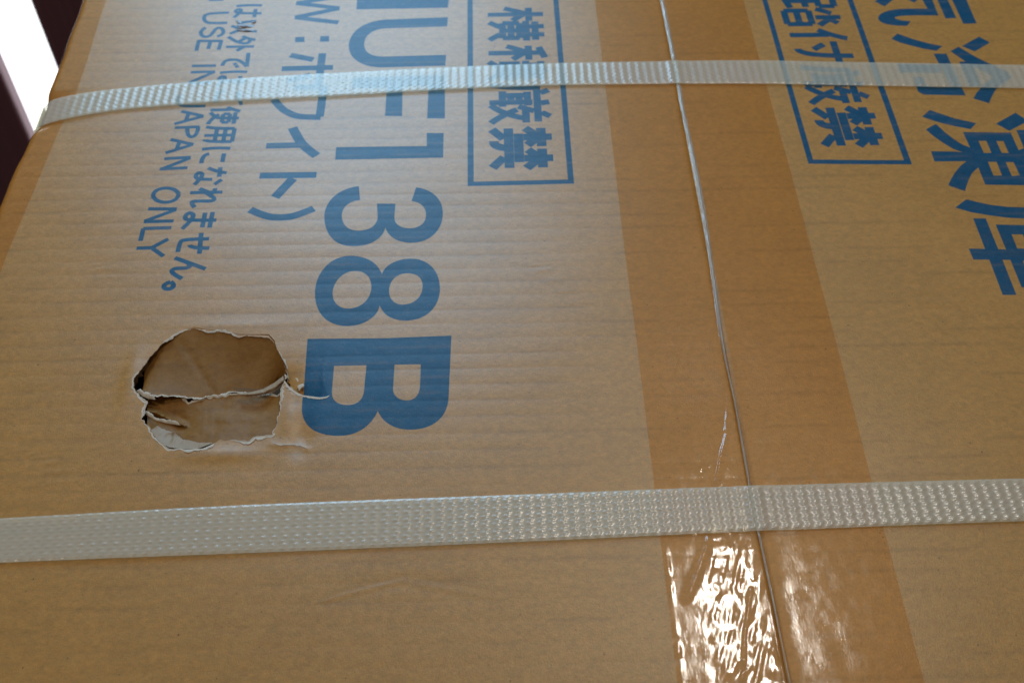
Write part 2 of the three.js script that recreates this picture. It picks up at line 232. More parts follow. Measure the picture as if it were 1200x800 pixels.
  line(4, [[-81.2,-339.2],[-87.4,-328.1]]);
  curve(3.6, [[-96.6,-321.3],[-90.4,-317.3],[-83.6,-316.3],[-77.3,-317.5],[-71.2,-321.4]]);
  // sales area line
  line(1.85, [[-133.9,-465.3],[-127,-465.5]]);
  curve(1.85, [[-122.9,-454.7],[-130.7,-454.5],[-134,-453.3],[-134.3,-450.2],[-132.7,-447.2],[-129.6,-446.4],[-122.6,-446.6]]);
  curve(1.85, [[-125.9,-436.1],[-123.9,-437],[-123.2,-439.9],[-124.9,-442.8],[-127.1,-442.7],[-128.2,-439.4],[-129.3,-436.4],[-131.8,-435.7],[-133.8,-437.9],[-134,-441.2],[-132.2,-443.1]]);
  line(1.85, [[-134.4,-432.9],[-123.1,-432.6]]);
  line(1.85, [[-123.5,-433.1],[-123.8,-426]]);
  line(1.85, [[-128.5,-432.8],[-128.6,-426.7]]);
  line(1.85, [[-133.9,-433.3],[-133.9,-425.5]]);
  line(1.85, [[-134.2,-414.4],[-123.3,-414.3]]);
  line(1.85, [[-134,-409.9],[-123.2,-410]]);
  line(1.85, [[-123.2,-409.9],[-133.8,-402.3]]);
  line(1.85, [[-134,-402.2],[-123.3,-402.3]]);
  curve(1.85, [[-123.9,-386.3],[-133.1,-386.1],[-136.1,-388.1],[-137.2,-391.6],[-136,-394.5]]);
  line(1.85, [[-133.9,-383],[-123.8,-379.5]]);
  line(1.85, [[-123.8,-379.5],[-135.5,-374.7]]);
  line(1.85, [[-130.5,-381.9],[-131,-376]]);
  line(1.85, [[-134.9,-372.2],[-124.5,-372.5]]);
  curve(1.85, [[-125,-372.5],[-124.7,-368.1],[-126.6,-365.5],[-129.1,-367.7],[-129.6,-372.4]]);
  line(1.85, [[-135.5,-364.7],[-125.4,-361.2]]);
  line(1.85, [[-125.4,-361.2],[-136.2,-356.2]]);
  line(1.85, [[-131.5,-363.4],[-131.9,-358]]);
  line(1.85, [[-136.1,-352.6],[-125.2,-353.2]]);
  line(1.85, [[-125.3,-352.8],[-136.6,-346]]);
  line(1.85, [[-136.9,-346.3],[-125.5,-346.8]]);
  curve(1.85, [[-126.5,-331.1],[-126.7,-328.9],[-128.1,-327.2],[-130.5,-326.4],[-133.3,-326.8],[-135.6,-328.3],[-136.9,-330.4],[-136.8,-332.5],[-135.3,-334.3],[-132.9,-335],[-130.1,-334.6],[-127.8,-333.2],[-126.5,-331.1]]);
  line(1.85, [[-137.4,-323],[-125.9,-322.5]]);
  line(1.85, [[-126.2,-322.2],[-137.6,-315.9]]);
  line(1.85, [[-137.8,-315.7],[-126.1,-315.8]]);
  line(1.85, [[-137.4,-311.9],[-126.3,-312]]);
  line(1.85, [[-137.3,-312],[-137.2,-305.1]]);
  line(1.85, [[-138,-301.3],[-132.2,-301.4]]);
  line(1.85, [[-132.2,-301.4],[-126.5,-305.9]]);
  line(1.85, [[-132.2,-301.4],[-126.8,-296.8]]);
  // the ends of these lines run on beyond the top strap
  fill([[-69.5, -498], [-68.5, -466], [-15, -491], [-15, -498], [-70, -505]]); fill([[-69, -500], [-15, -500], [-15, -508], [-69, -508]]);
  const p = 12.75; let z = -296.3;
  [['nn'], ['se'], ['ma'], ['re'], ['na'], ['ni'], ['yo'], ['shi'], ['go'], ['ha'], ['de'], ['soto'], ['i'], ['ha']].forEach(([g], k) => glyph(-122.6 + 0.17 * k, z - p * k, 11.6, 13.2, 1.9, GLYPH[g]));
  glyph(-124.6, -284.6, 12.4, 13.2, 1.9, GLYPH.maru);
  // boxed warning
  fill([[-9.9, -700], [-9.7, -333.2], [33.8, -333.6], [34.0, -700]], [[-7.4, -700], [-7.2, -335.8], [31.4, -336.1], [31.5, -700]]);
  ['yoko', 'tsumi', 'gen', 'kin'].forEach((g, k) => glyph(-0.2, -455.4 + 28.8 * k + (k === 1 ? 0.6 : 0), 26.2, 26.2, g === 'kin' ? 4.1 : 3.3, GLYPH[g]));
}
function printRight(c) {
  const { fill, line, curve, path, glyph } = pens(c);
  // warning frame and product name
  fill([[223.1,-462.4],[230.1,-462.2],[229.5,-437.7],[223.1,-437.6]]);
  fill([[216.1,-462.5],[221,-462.4],[221.1,-442.1],[215.9,-442]]);
  path([["M",213.8,-460.5], ["L",213.2,-444.3], ["C",205.3,-444.9,193.1,-445.1,192,-443.2], ["C",192.2,-441.2,195.3,-440.3,198.9,-440.2], ["L",196.3,-436.6], ["C",189.7,-436.5,183.1,-438.3,184.2,-443.1], ["C",185.8,-448.4,193,-450.3,201.2,-450.1], ["L",209.4,-449.9], ["L",208.6,-460.6], ["Z"]]);
  fill([[185.6,-456.5],[189.4,-452.3],[198.3,-460.9],[192.4,-462.2]]);
  fill([[200.1,-459.6],[204.4,-454.9],[208.3,-459.4]]);
  fill([[190.3,-430.7],[186.5,-426.7],[189.9,-423.9],[194,-421.7],[199.3,-419.2],[205,-417.4],[208.8,-420.8],[203.5,-422.7],[198.2,-425.3],[194.2,-427.9]]);
  fill([[227.7,-427.5],[217.7,-420.6],[222.5,-416.5],[231.4,-422.9]]);
  fill([[216,-420.1],[221.7,-412.5],[225.2,-408.8],[228.7,-405.6],[233.1,-400.8],[233.4,-397.3],[228.8,-392.9],[224.2,-389.5],[220.7,-384.2],[218.1,-379.7],[212.2,-383],[214.6,-386.8],[217,-389.7],[220.8,-394.1],[225.4,-397.5],[222.9,-401.1],[219.6,-405.3],[216.6,-408.5],[211.4,-417]]);
  fill([[213.3,-409.3],[219.1,-409.2],[218.2,-391.7],[212.7,-391.3]]);
  fill([[203.2,-415.3],[209,-415.1],[209.4,-385.3],[191.4,-386.4],[190.1,-387.4],[189.2,-388.9],[189.3,-392.9],[189.6,-398.9],[194,-398.8],[193.9,-394.8],[194.2,-392.3],[198.5,-391.5],[204.8,-391.3]]);
  fill([[184.8,-408.4],[203.3,-407.2],[203.1,-401.6],[184.6,-402.1]]);
  fill([[191,-375.9],[186.6,-371.6],[190.9,-368.8],[195.7,-366.3],[200.5,-364.4],[205.2,-362.9],[208.7,-366.7],[203.5,-368.7],[199.3,-370.6]]);
  fill([[227.6,-373],[217.1,-366.1],[221.4,-361.3],[231.4,-367.5]]);
  fill([[201.4,-361.1],[221.6,-360.1],[221.5,-349.1],[224.2,-350.3],[224.5,-361.8],[230.2,-361.7],[229.9,-348.9],[236,-348.7],[235.9,-343.1],[229.7,-342.9],[229.1,-329.9],[220.4,-327.6],[201.3,-328.5],[201.5,-338.9],[198,-335.6],[195.4,-331.5],[193.4,-327.9],[192,-324.8],[186.1,-328.5],[188.5,-332.5],[190.8,-335.8],[194.3,-339.9],[197.7,-342.8],[184.4,-343.1],[184.6,-349.4],[194.4,-348.9],[197.8,-348.4],[194.3,-350.6],[191.7,-353.8],[188.3,-358.7],[186,-363.2],[191.3,-366.7],[193.7,-361.3],[196.5,-356.3],[199.1,-353.1],[201.6,-351.3]], [[206.4,-355.3],[209.7,-355.3],[209.6,-347.7],[206.4,-347.7]], [[213.9,-355.1],[216.9,-354.9],[216.8,-347.4],[213.9,-347.5]], [[206.5,-342.2],[210.1,-342.1],[209.8,-333.8],[206.3,-333.8]], [[213.8,-341.8],[217.1,-341.7],[217.1,-333.7],[213.8,-333.3]], [[223.1,-346.9],[224.8,-346.8],[225.5,-341.7],[223.2,-341.7]]);
  fill([[191.1,-320.1],[185.4,-315.6],[191,-312.7],[198.3,-310.7],[205.7,-309.2],[221.1,-308.2],[221.2,-314.7],[212.4,-315],[206.6,-315.4],[200,-316.7],[195.6,-318.3]]);
  fill([[190.8,-309.3],[195.8,-309.2],[195.6,-269.1],[190.5,-269.2]]);
  fill([[184.4,-293.1],[222,-290.8],[221.6,-285.7],[184.6,-287.3]]);
  fill([[198.7,-305.7],[214.1,-304.9],[213.2,-272.1],[198.7,-272.7]], [[203.4,-300.2],[207.7,-300.1],[207.4,-292.5],[203.2,-292.6]], [[203.3,-286.1],[207.5,-286],[207.6,-278.4],[203.1,-278.5]]);
  fill([[221.1,-308.5],[226,-308.4],[224,-268.4],[219,-268.5]]);
  fill([[131.9, -700], [131.7, -342.9], [174.6, -341.6], [177.2, -700]], [[134.3, -700], [134.1, -345.4], [171.9, -344.2], [174.7, -700]]);
  ['fumi', 'tsuke', 'gen', 'kin'].forEach((g, k) => glyph(139.9, -463.6 + 28.1 * k, 26.2, 26.6, g === 'kin' ? 3.9 : 3.3, GLYPH[g]));
}
const tile = (() => {                              // plain kraft paper and its fine tooth, 120 mm square
  const n = 1024, mm = 120, col = new Uint8Array(n * n * 4), bmp = new Uint8Array(n * n * 4);
  for (let j = 0, k = 0; j < n; j++) for (let i = 0; i < n; i++, k += 4) {
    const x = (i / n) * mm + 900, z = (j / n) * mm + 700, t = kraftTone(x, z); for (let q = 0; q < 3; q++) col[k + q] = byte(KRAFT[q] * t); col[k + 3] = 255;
    const b = 255 * clamp(0.25 + 0.3 * fbm(x * 1.2, z * 1.6, 3) + 0.25 * noise(x * 3.5, z * 1.4) + 0.2 * hash(i, j)); bmp[k] = bmp[k + 1] = bmp[k + 2] = b; bmp[k + 3] = 255;
  }
  const tex = (d, srgb) => { const t = new THREE.DataTexture(d, n, n); t.wrapS = t.wrapT = THREE.MirroredRepeatWrapping; t.magFilter = THREE.LinearFilter; t.minFilter = THREE.LinearMipmapLinearFilter; t.generateMipmaps = true; if (srgb) t.colorSpace = THREE.SRGBColorSpace; t.needsUpdate = true; return t; };
  return { color: tex(col, true), bump: tex(bmp, false) };
})();
const repeatOf = (t, s) => { const r = t.clone(); r.repeat.set(s, s); r.needsUpdate = true; return r; };
const plainKraft = new THREE.MeshStandardMaterial({ map: repeatOf(tile.color, 1 / 0.12), bumpMap: repeatOf(tile.bump, 1 / 0.12), bumpScale: 0.00006, roughness: 0.62, side: THREE.DoubleSide });
const innerKraft = new THREE.MeshStandardMaterial({ map: repeatOf(tile.color, 1 / 0.12), color: new THREE.Color().setRGB(0.86, 0.78, 0.7), roughness: 0.8, side: THREE.DoubleSide });
const paleFibre = new THREE.MeshStandardMaterial({ color: new THREE.Color().setRGB(0.72, 0.62, 0.49), roughness: 0.9, side: THREE.DoubleSide });
const boardInside = new THREE.MeshPhysicalMaterial({ ior: 1.42, map: repeatOf(tile.color, 1 / 0.12), color: new THREE.Color().setRGB(0.58, 0.53, 0.38), bumpMap: repeatOf(tile.bump, 1 / 0.12), bumpScale: 0.00005, roughness: 0.6, side: THREE.DoubleSide });
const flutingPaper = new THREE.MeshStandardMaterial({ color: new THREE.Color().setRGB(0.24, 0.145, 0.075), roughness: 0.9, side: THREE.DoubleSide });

/* ------------------------------------------------------------------ floor and the window behind the box */
const darkWood = (() => {
  const n = 512, d = new Uint8Array(n * n * 4);
  for (let j = 0, k = 0; j < n; j++) for (let i = 0; i < n; i++, k += 4) {
    const g = fbm(i * 0.09 + 3 * noise(i * 0.01, j * 0.004), j * 0.006, 4), t = 0.7 + 0.6 * g; d[k] = byte(0.16 * t); d[k + 1] = byte(0.075 * t); d[k + 2] = byte(0.095 * t); d[k + 3] = 255;
  }
  const t = new THREE.DataTexture(d, n, n); t.wrapS = t.wrapT = THREE.RepeatWrapping; t.magFilter = THREE.LinearFilter; t.colorSpace = THREE.SRGBColorSpace; t.needsUpdate = true;
  return new THREE.MeshStandardMaterial({ map: t, roughness: 0.5 });
})();
const floorMaterial = darkWood.clone(); floorMaterial.roughness = 0.6;
{
  const g = new THREE.BoxGeometry(4, 0.04, 4); g.translate(0, -0.02, 0);
  meshOf('floor', g, floorMaterial).userData = { kind: 'structure', label: 'dark brown wooden floor under the cardboard box' };
}
const glow = new THREE.MeshStandardMaterial({ color: 0xffffff, emissive: new THREE.Color().setRGB(0.93, 0.96, 1), emissiveIntensity: 2.2, roughness: 0.3 });
{
  const w = thing('window', [-0.45, 0, -1.16], 'tall window with dark brown posts around a bright white glass strip behind the box', 'window');
  const bar = (name, x0, x1, y0, y1, z0, z1) => { const g = new RoundedBoxGeometry(x1 - x0, y1 - y0, z1 - z0, 2, 0.006); g.translate((x0 + x1) / 2, (y0 + y1) / 2, (z0 + z1) / 2); return meshOf(name, g, darkWood, w); };
  const pane = (x0, x1, y0, y1) => { const g = new THREE.BoxGeometry(x1 - x0, y1 - y0, 0.006); g.translate((x0 + x1) / 2, (y0 + y1) / 2, -1.165); return meshOf('glass_pane', g, glow, w); };
  bar('post', -1.6, -0.6075, 0.0, 2.3, -1.19, -1.14);
  pane(-0.6075, -0.538, 0.02, 1.2);
  bar('post', -0.538, -0.40, 0.0, 2.3, -1.19, -1.14);
  bar('panel', -0.40, 0.05, 0.0, 1.28, -1.19, -1.14);
  pane(-0.40, 0.05, 1.285, 2.035);
  bar('rail', -0.40, 0.05, 2.04, 2.3, -1.19, -1.14);
  bar('post', 0.05, 1.2, 0.0, 2.3, -1.19, -1.14);
}
{
  const l = thing('ceiling_lamp', [0.468, 2.75, -0.95], 'small rectangular ceiling lamp on the right, reflected in the tape of the box', 'lamp', { group: 'ceiling lamps' });
  const g = new RoundedBoxGeometry(0.18, 0.06, 0.33, 2, 0.01); g.translate(0.468, 2.79, -0.95); meshOf('housing', g, new THREE.MeshStandardMaterial({ color: 0xdddddd, roughness: 0.5 }), l);
  const d = new THREE.BoxGeometry(0.11, 0.01, 0.27); d.translate(0.468, 2.755, -0.95); meshOf('diffuser', d, new THREE.MeshStandardMaterial({ color: 0xffffff, emissive: 0xfff3df, emissiveIntensity: 2 }), l);
  const other = l.clone(); other.name = 'ceiling_lamp_001'; other.position.set(-1.1, 2.75, 0.15); scene.add(other);  // unseen lamp body, added only to carry the left fill light
  other.userData = { label: 'added fill lamp out of view, behind and left of the viewer, brightening the left of the box', category: 'lamp', group: 'ceiling lamps' };
}

/* ------------------------------------------------------------------ the box */
const box = thing('cardboard_box', [SEAM_X / 1000, 0, (FAR + NEAR) / 2000], 'big brown cardboard box printed in blue with a torn hole in its top', 'cardboard box');
function flap(x0, x1, x0f, draw) {
  // columns: fine over the torn area, coarser elsewhere; rows: fine enough for the ribs
  const xs = [], zs = [], step = 0.55;
  const s0 = x0f ? -199 : x0;
  for (let x = s0; x < x1 - 1e-6;) { xs.push(x); const near = x0f && x < -184, patch = x > PATCH[0] - 1 && x < PATCH[1], edge = x > RIGHT - 6 || Math.abs(x - SEAM_X) < 5; x += near ? 0.5 : patch ? step : edge ? 0.6 : 3.5; }
  xs.push(x1); for (let z = FAR; z < NEAR + 1e-6; z += 0.55) zs.push(z);
  const nx = xs.length, nz = zs.length, pos = [], sheets = [[], []], MID = -360, tri = [[], []], dist = new Float32Array(nx * nz).fill(-99);
  const uv = [], id = (i, j) => j * nx + i;
  for (let j = 0; j < nz; j++) for (let i = 0; i < nx; i++) {
    let x = xs[i]; const z = zs[j]; if (x0f) { const e = leftEdge(z); if (x < -184) x = lerp(e, -184, (x + 199) / 15); }
    pos.push(x, surface(x, z), z);
    if (x0f && x > PATCH[0] && x < PATCH[1] && z > PATCH[2] && z < PATCH[3]) dist[id(i, j)] = holeDistance(x, z);
  }
  const cut = (a, b) => { const t = dist[a] / (dist[a] - dist[b]), n = pos.length / 3; for (let q = 0; q < 3; q++) pos.push(lerp(pos[a * 3 + q], pos[b * 3 + q], t)); return n; };
  const put = (list, a, b, c) => {
    const v = [a, b, c], out = v.filter((n) => dist[n] <= 0).length;
    if (out === 3) list.push(a, b, c); else if (out) {
      const k = v.findIndex((n) => (dist[n] <= 0) === (out === 1)), p = v[k], q = v[(k + 1) % 3], r = v[(k + 2) % 3], pq = cut(p, q), pr = cut(p, r);
      if (out === 1) list.push(p, pq, pr); else list.push(pq, q, r, pq, r, pr);
    }
  };
  for (let j = 0; j < nz - 1; j++) { const list = tri[(zs[j] + zs[j + 1]) / 2 > MID ? 1 : 0]; for (let i = 0; i < nx - 1; i++) { put(list, id(i, j), id(i, j + 1), id(i + 1, j)); put(list, id(i + 1, j), id(i, j + 1), id(i + 1, j + 1)); } }
  const P = new Float32Array(pos.length), U = new Float32Array((pos.length / 3) * 2), U1 = new Float32Array((pos.length / 3) * 2);
  const X0 = x0f ? -199 : x0, X1 = x1;
  const geos = tri.map((list, s) => {
    const z0 = s ? MID : FAR, z1 = s ? NEAR : MID, g = new THREE.BufferGeometry();
    const UU = new Float32Array(U.length);
    for (let n = 0; n < pos.length / 3; n++) { const w = W(pos[n * 3], pos[n * 3 + 1], pos[n * 3 + 2]); P.set(w, n * 3); UU[n * 2] = (pos[n * 3] - X0) / (X1 - X0); UU[n * 2 + 1] = 1 - (pos[n * 3 + 2] - z0) / (z1 - z0); U1[n * 2] = w[0]; U1[n * 2 + 1] = w[2]; }
    g.setAttribute('position', new THREE.BufferAttribute(P.slice(), 3)); g.setAttribute('uv', new THREE.BufferAttribute(UU, 2)); g.setAttribute('uv1', new THREE.BufferAttribute(U1.slice(), 2)); g.setIndex(list); return g;
  });
  // normals over both halves together, so that no line shows where they meet
  const whole = new THREE.BufferGeometry(); whole.setAttribute('position', new THREE.BufferAttribute(P.slice(), 3)); whole.setIndex([...tri[0], ...tri[1]].length ? tri[0].concat(tri[1]) : []); whole.computeVertexNormals();
  for (const g of geos) g.setAttribute('normal', whole.attributes.normal.clone());
  const mats = [0, 1].map((s) => {
    const b = repeatOf(tile.bump, 1 / 0.12); b.channel = 1;
    return new THREE.MeshPhysicalMaterial({ ...printedSheet(X0, X1, s ? MID : FAR, s ? NEAR : MID, 6, draw), bumpMap: b, bumpScale: 0.00006, roughness: 0.4, ior: 1.7, side: THREE.DoubleSide });
  });
  const g = mergeGeometries(geos, true), m = meshOf('flap', g, mats, box);
  return m;
}
flap(-199, SEAM_X - 0.05, true, printLeft);
flap(SEAM_X + 0.05, RIGHT, false, printRight).name = 'flap_001';
{
  // walls, a rounded edge down from the flaps; floor of the box; inner liner under the flaps
  const wall = (name, f) => meshOf(name, gridGeometry(60, 30, f), plainKraft, box);
  const zAt = (i) => lerp(FAR, NEAR, i / 60), depth = (j) => (j === 0 ? 0 : lerp(0, 995, j / 30));
  wall('side_panel', (i, j) => W(leftEdge(zAt(i)), Math.min(surface(leftEdge(zAt(i)), zAt(i)), -ROUND) - depth(j), zAt(i)));
  wall('side_panel_001', (i, j) => W(RIGHT, Math.min(surface(RIGHT, zAt(i)), -ROUND) - depth(j), zAt(i)));
  const xAt = (i) => lerp(leftEdge(FAR), RIGHT, i / 60);
  wall('end_panel', (i, j) => W(xAt(i), (j ? 0 : surface(xAt(i), FAR)) - depth(j), FAR));
  wall('end_panel_001', (i, j) => W(xAt(i), (j ? 0 : surface(xAt(i), NEAR)) - depth(j), NEAR));
}
{
  // torn board edge all round the hole: ragged fluting hanging under the liner
  const n = HOLE.length; const g = gridGeometry(n, 4, (i, j) => {
    const [x, z] = HOLE[i % n], cx = -99, cz = -234, d = Math.hypot(x - cx, z - cz), out = j === 0 ? 0.02 : 0.5 + 1.6 * noise(i * 0.4 + j * 11, j * 5), drop = [0, 0.9, 2, 3.2, 4.3][j] + (j ? 0.7 * (noise(i * 0.6, j) - 0.5) : 0);
    return W(x + ((x - cx) / d) * out, surface(x, z) - drop, z + ((z - cz) / d) * out);
  });
  meshOf('torn_board_edge', g, flutingPaper, box);
}
// two pushed-in pieces of board hang like trapdoors inside the hole
const SHIFT = [-0.32, -0.75];
function pushedIn(name, hinge, tear, depth, rag = 1) {
  const nu = 90, nv = 40, a = along(hinge, nu), b = along(tear, nu);
  const jag = (i) => rag * 0.7 * (noise(i * 0.5, 31) - 0.5) + rag * 0.5 * (noise(i * 1.7, 13) - 0.5);
  const at = (i, j, extra = 0) => {
    const u = i / nu, v = j / nv, x = lerp(a[i][0], b[i][0], v), z = lerp(a[i][1], b[i][1], v) + v * jag(i), d = depth(u, v, x, z) + extra;
    return W(x + SHIFT[0] * d, -d, z + SHIFT[1] * d);
  };
  const m = meshOf(name, gridGeometry(nu, nv, (i, j) => at(i, j)), boardInside, box);
  return { m, at, nu, nv };
}
const ridge = (u, v) => lerp(0.2, 0.54, v);
const upper = pushedIn('pushed_in_board', UPPER_HINGE.map(([x, z], i) => [x + (i < 5 ? 0 : 0), z - (i > 6 && i < 16 ? 0.9 : 0)]), UPPER_TEAR, (u, v, x, z) => {
  const c = lerp(-115, -97.5, clamp((z + 257) / 27)), t = (x - c) / 20;                  // crease running from the upper left down to the middle
  const base = lerp(0.1, 5.4, Math.pow(v, 0.9)), left = t < 0 ? -t * (3.8 * (1 - v) - 3.4 * v) : 0, right = t > 0 ? 3.0 * t * v : 0;
  return base + left + right + 0.35 * gauss(t, 0.08) + 0.4 * (fbm(x * 0.14, z * 0.14) - 0.5);
});
pushedIn('torn_inner_layer', UPPER_TEAR.map(([x, z]) => [x + 0.6, z - 2]), UPPER_TEAR.map(([x, z]) => [x + 1, z + 6]), (u, v) => lerp(6.2, 8.0, v) - 2 * smooth(0.3, 0, u) - 2 * smooth(0.75, 1, u)).m.material = flutingPaper;
const stretch = (p, dx, dz) => p.map(([x, z], i) => { const t = i / (p.length - 1); return [x + (t > 0.8 ? dx * (t - 0.8) / 0.2 : 0) - (t < 0.1 ? 0.9 * (0.1 - t) / 0.1 : 0), z + dz]; });
const lower = pushedIn('pushed_in_board_001', stretch(LOWER_HINGE, 3.5, 1.6), stretch(LOWER_TEAR, 3, 0), (u, v, x, z) => {
  const [d, side] = toLine([[-122, -224.5], [-117, -223.3], [-112, -220.4], [-106, -217.6]], x, z), fold = smooth(-102, -110, x);
  let h = 0.5 + 4.4 * smooth(0, 1, v) * (1 - 0.75 * smooth(0.8, 1, u)) + 0.9 * gauss(x + 93, 11) * Math.sin(v * 3.1) + 0.8 * (fbm(x * 0.2, z * 0.24) - 0.5);
  h += 3.4 * smooth(0, 0.3, v) * gauss(x + 110, 7.5) * smooth(1, 0.4, v);           // the lower left corner dips steeply and catches the window
  h -= 2.2 * gauss(d, 1.1) * fold; h += side < 0 ? 0 : 1.6 * Math.exp(-d / 2.2) * fold;
  h -= 0.9 * gauss(x + 86, 9) * gauss(z + 220, 2.2); h += 0.6 * gauss(x + 80, 4) * gauss(z + 222, 6);
  return h;
});
const liner = new THREE.MeshPhysicalMaterial({ color: new THREE.Color().setRGB(0.42, 0.29, 0.17), bumpMap: repeatOf(tile.bump, 1 / 0.12), bumpScale: 0.00008, roughness: 0.55, side: THREE.DoubleSide });
// the liner rolled over the lower left lip, and a curl of it at the right end of the tear
pushedIn('rolled_liner', [[-117.4, -215.8], [-114.2, -211.7], [-110.2, -208.9], [-105.5, -207.9], [-100.5, -207.9], [-96, -209.9]], [[-115.6, -217.6], [-112, -215.6], [-109, -214.4], [-106, -211.8], [-100.5, -210.4], [-95.6, -210.3]], (u, v, x, z) => 0.05 + 2.3 * Math.pow(v, 1.2) * Math.sin(Math.PI * clamp(u * 0.9 + 0.1)) + 1.5 * (fbm(x * 0.33 + 2, z * 0.33, 2) - 0.5) * v + 0.5 * gauss(x + 109, 0.7) * v, 0.4).m.material = liner;
pushedIn('curled_liner', [[-89.5, -230.6], [-85, -231.2], [-81, -232.4], [-77.5, -235], [-74.6, -238]], [[-88, -229.6], [-84, -229.4], [-80.5, -230], [-77, -231.6], [-74.2, -235]], (u, v, x, z) => 2.6 - 1.2 * u - 0.9 * Math.sin(Math.PI * v) + 0.5 * (fbm(x * 0.5, z * 0.5) - 0.5), 0.5).m.material = liner;
// pale fibre showing where the liner has torn
const fibreBits = [];
function fibre(points, n, h, width, dir, seed, lift = 0.5, gate = false) {
  const p = along(points, n), r = rng(seed);
  fibreBits.push(gridGeometry(n, 2, (i, j) => {
    const q = p[Math.max(0, i - 1)], s = p[Math.min(n, i + 1)], l = Math.hypot(s[0] - q[0], s[1] - q[1]) || 1, nx = ((s[1] - q[1]) / l) * dir, nz = (-(s[0] - q[0]) / l) * dir;
    const ends = Math.min(1, i / 3, (n - i) / 3) * (gate ? smooth(0.38, 0.6, noise(i * 0.06, seed * 3.3)) * 0.8 : 1), w = width * ends * (0.35 + 1.1 * noise(i * 0.37 + seed, j * 0.2) + 0.3 * r() * (j > 0)) * (j / 2), y = (typeof h === 'function' ? h(p[i][0], p[i][1], i / n) : h) + lift * ends * [0, 0.8, 0.55][j] * (0.4 + noise(i * 0.3, seed));
    return W(p[i][0] + nx * w, y + 0.05, p[i][1] + nz * w);
  }));
}
const closed = [...HOLE, HOLE[0]];
const rimFrom = (a, b) => closed.slice(a, b + 1);
fibre(closed, 420, (x, z) => surface(x, z) - 0.1, 0.8, 1, 11, 0.35, true);
fibre(closed, 420, (x, z) => surface(x, z) - 0.1, 0.4, -1, 12, 0.25, true);
for (const [piece, seed] of [[upper, 21], [lower, 22]]) {
  const edge = []; for (let i = 0; i <= piece.nu; i++) { const q = piece.at(i, piece.nv); edge.push([q[0] * 1000, q[2] * 1000, (q[1] - TOP) * 1000]); }
  const hAt = (x) => { let best = 1e9, h = 0; for (const e of edge) if (Math.abs(e[0] - x) < best) { best = Math.abs(e[0] - x); h = e[2]; } return h; };
  fibre(edge.map((e) => [e[0], e[1]]), 150, hAt, 0.75, seed === 21 ? -1 : 1, seed, 0.6);
  if (seed === 21) fibre(edge.filter((e) => e[0] > -92).map((e) => [e[0], e[1]]), 60, hAt, 2.6, -1, 25, 1.4);   // thick curl at the right end
}
fibre(CRACK, 70, (x, z) => surface(x, z + 0.5) + 0.03, 0.75, -1, 31, 0.06);
fibre([[-74, -236.2], [-72.5, -237.5], [-70.5, -236.5], [-69.6, -234], [-68.5, -231.2]], 30, (x, z) => surface(x, z + 3) + 0.05, 1.6, 1, 33, 0.5);
fibre(SMALL_TEAR, 40, (x, z) => surface(x, z), 0.45, 1, 35, 0.35);
fibre([[-126, -233.5], [-123.5, -231.2], [-121, -230], [-118.5, -229.6]], 24, -1.2, 1.5, 1, 37, 1);
fibre([[-122, -221.5], [-121.4, -224], [-119.5, -222.6], [-117, -221], [-113, -219.6], [-108, -218.6]], 40, -1.4, 0.9, 1, 38, 0.8);
fibre(LOWER_HINGE.slice(4), 80, (x, z) => surface(x, z) + 0.05, 1.1, -1, 40, 0.3, true);
meshOf('torn_fibre', mergeGeometries(fibreBits), paleFibre, box);
{
  // a small gouge in the print near the far strap: lifted crumbs of liner round a dark nick
  const bits = [], r = rng(77);
  for (const [x, z, l, w, turn, up] of [[-114, -444.2, 8, 2.0, 0.15, 0.5], [-113.5, -440.6, 8, 1.5, 0.1, 0.6], [-117.5, -447.5, 4, 1.3, 0.7, 0.4], [-110.2, -446.8, 3, 1, -0.5, 0.4]]) {
    bits.push(gridGeometry(14, 4, (i, j) => { const t = i / 14, s = j / 4 - 0.5, k = Math.sin(t * Math.PI), px = (t - 0.5) * l, pz = s * w * (0.4 + k * (0.6 + 0.5 * noise(i * 0.7, x))); return W(x + px * Math.cos(turn) - pz * Math.sin(turn), surface(x, z) + 0.05 + up * k * (j / 4) * (0.5 + 0.7 * noise(i * 0.5, z)), z + px * Math.sin(turn) + pz * Math.cos(turn)); }));
  }
  const m = meshOf('scuffed_liner', mergeGeometries(bits), new THREE.MeshStandardMaterial({ color: new THREE.Color().setRGB(0.42, 0.44, 0.46), roughness: 0.35, side: THREE.DoubleSide }), box);
  const nick = gridGeometry(14, 2, (i, j) => { const t = i / 14; return W(-118.2 + 6 * t, surface(-115, -442) + 0.12, -441.9 - 1.6 * t * t + (j / 2) * 1.2 * Math.sin(Math.PI * t) * (0.6 + 0.5 * noise(i, 4))); });
  meshOf('nick', nick, flutingPaper, box);
}

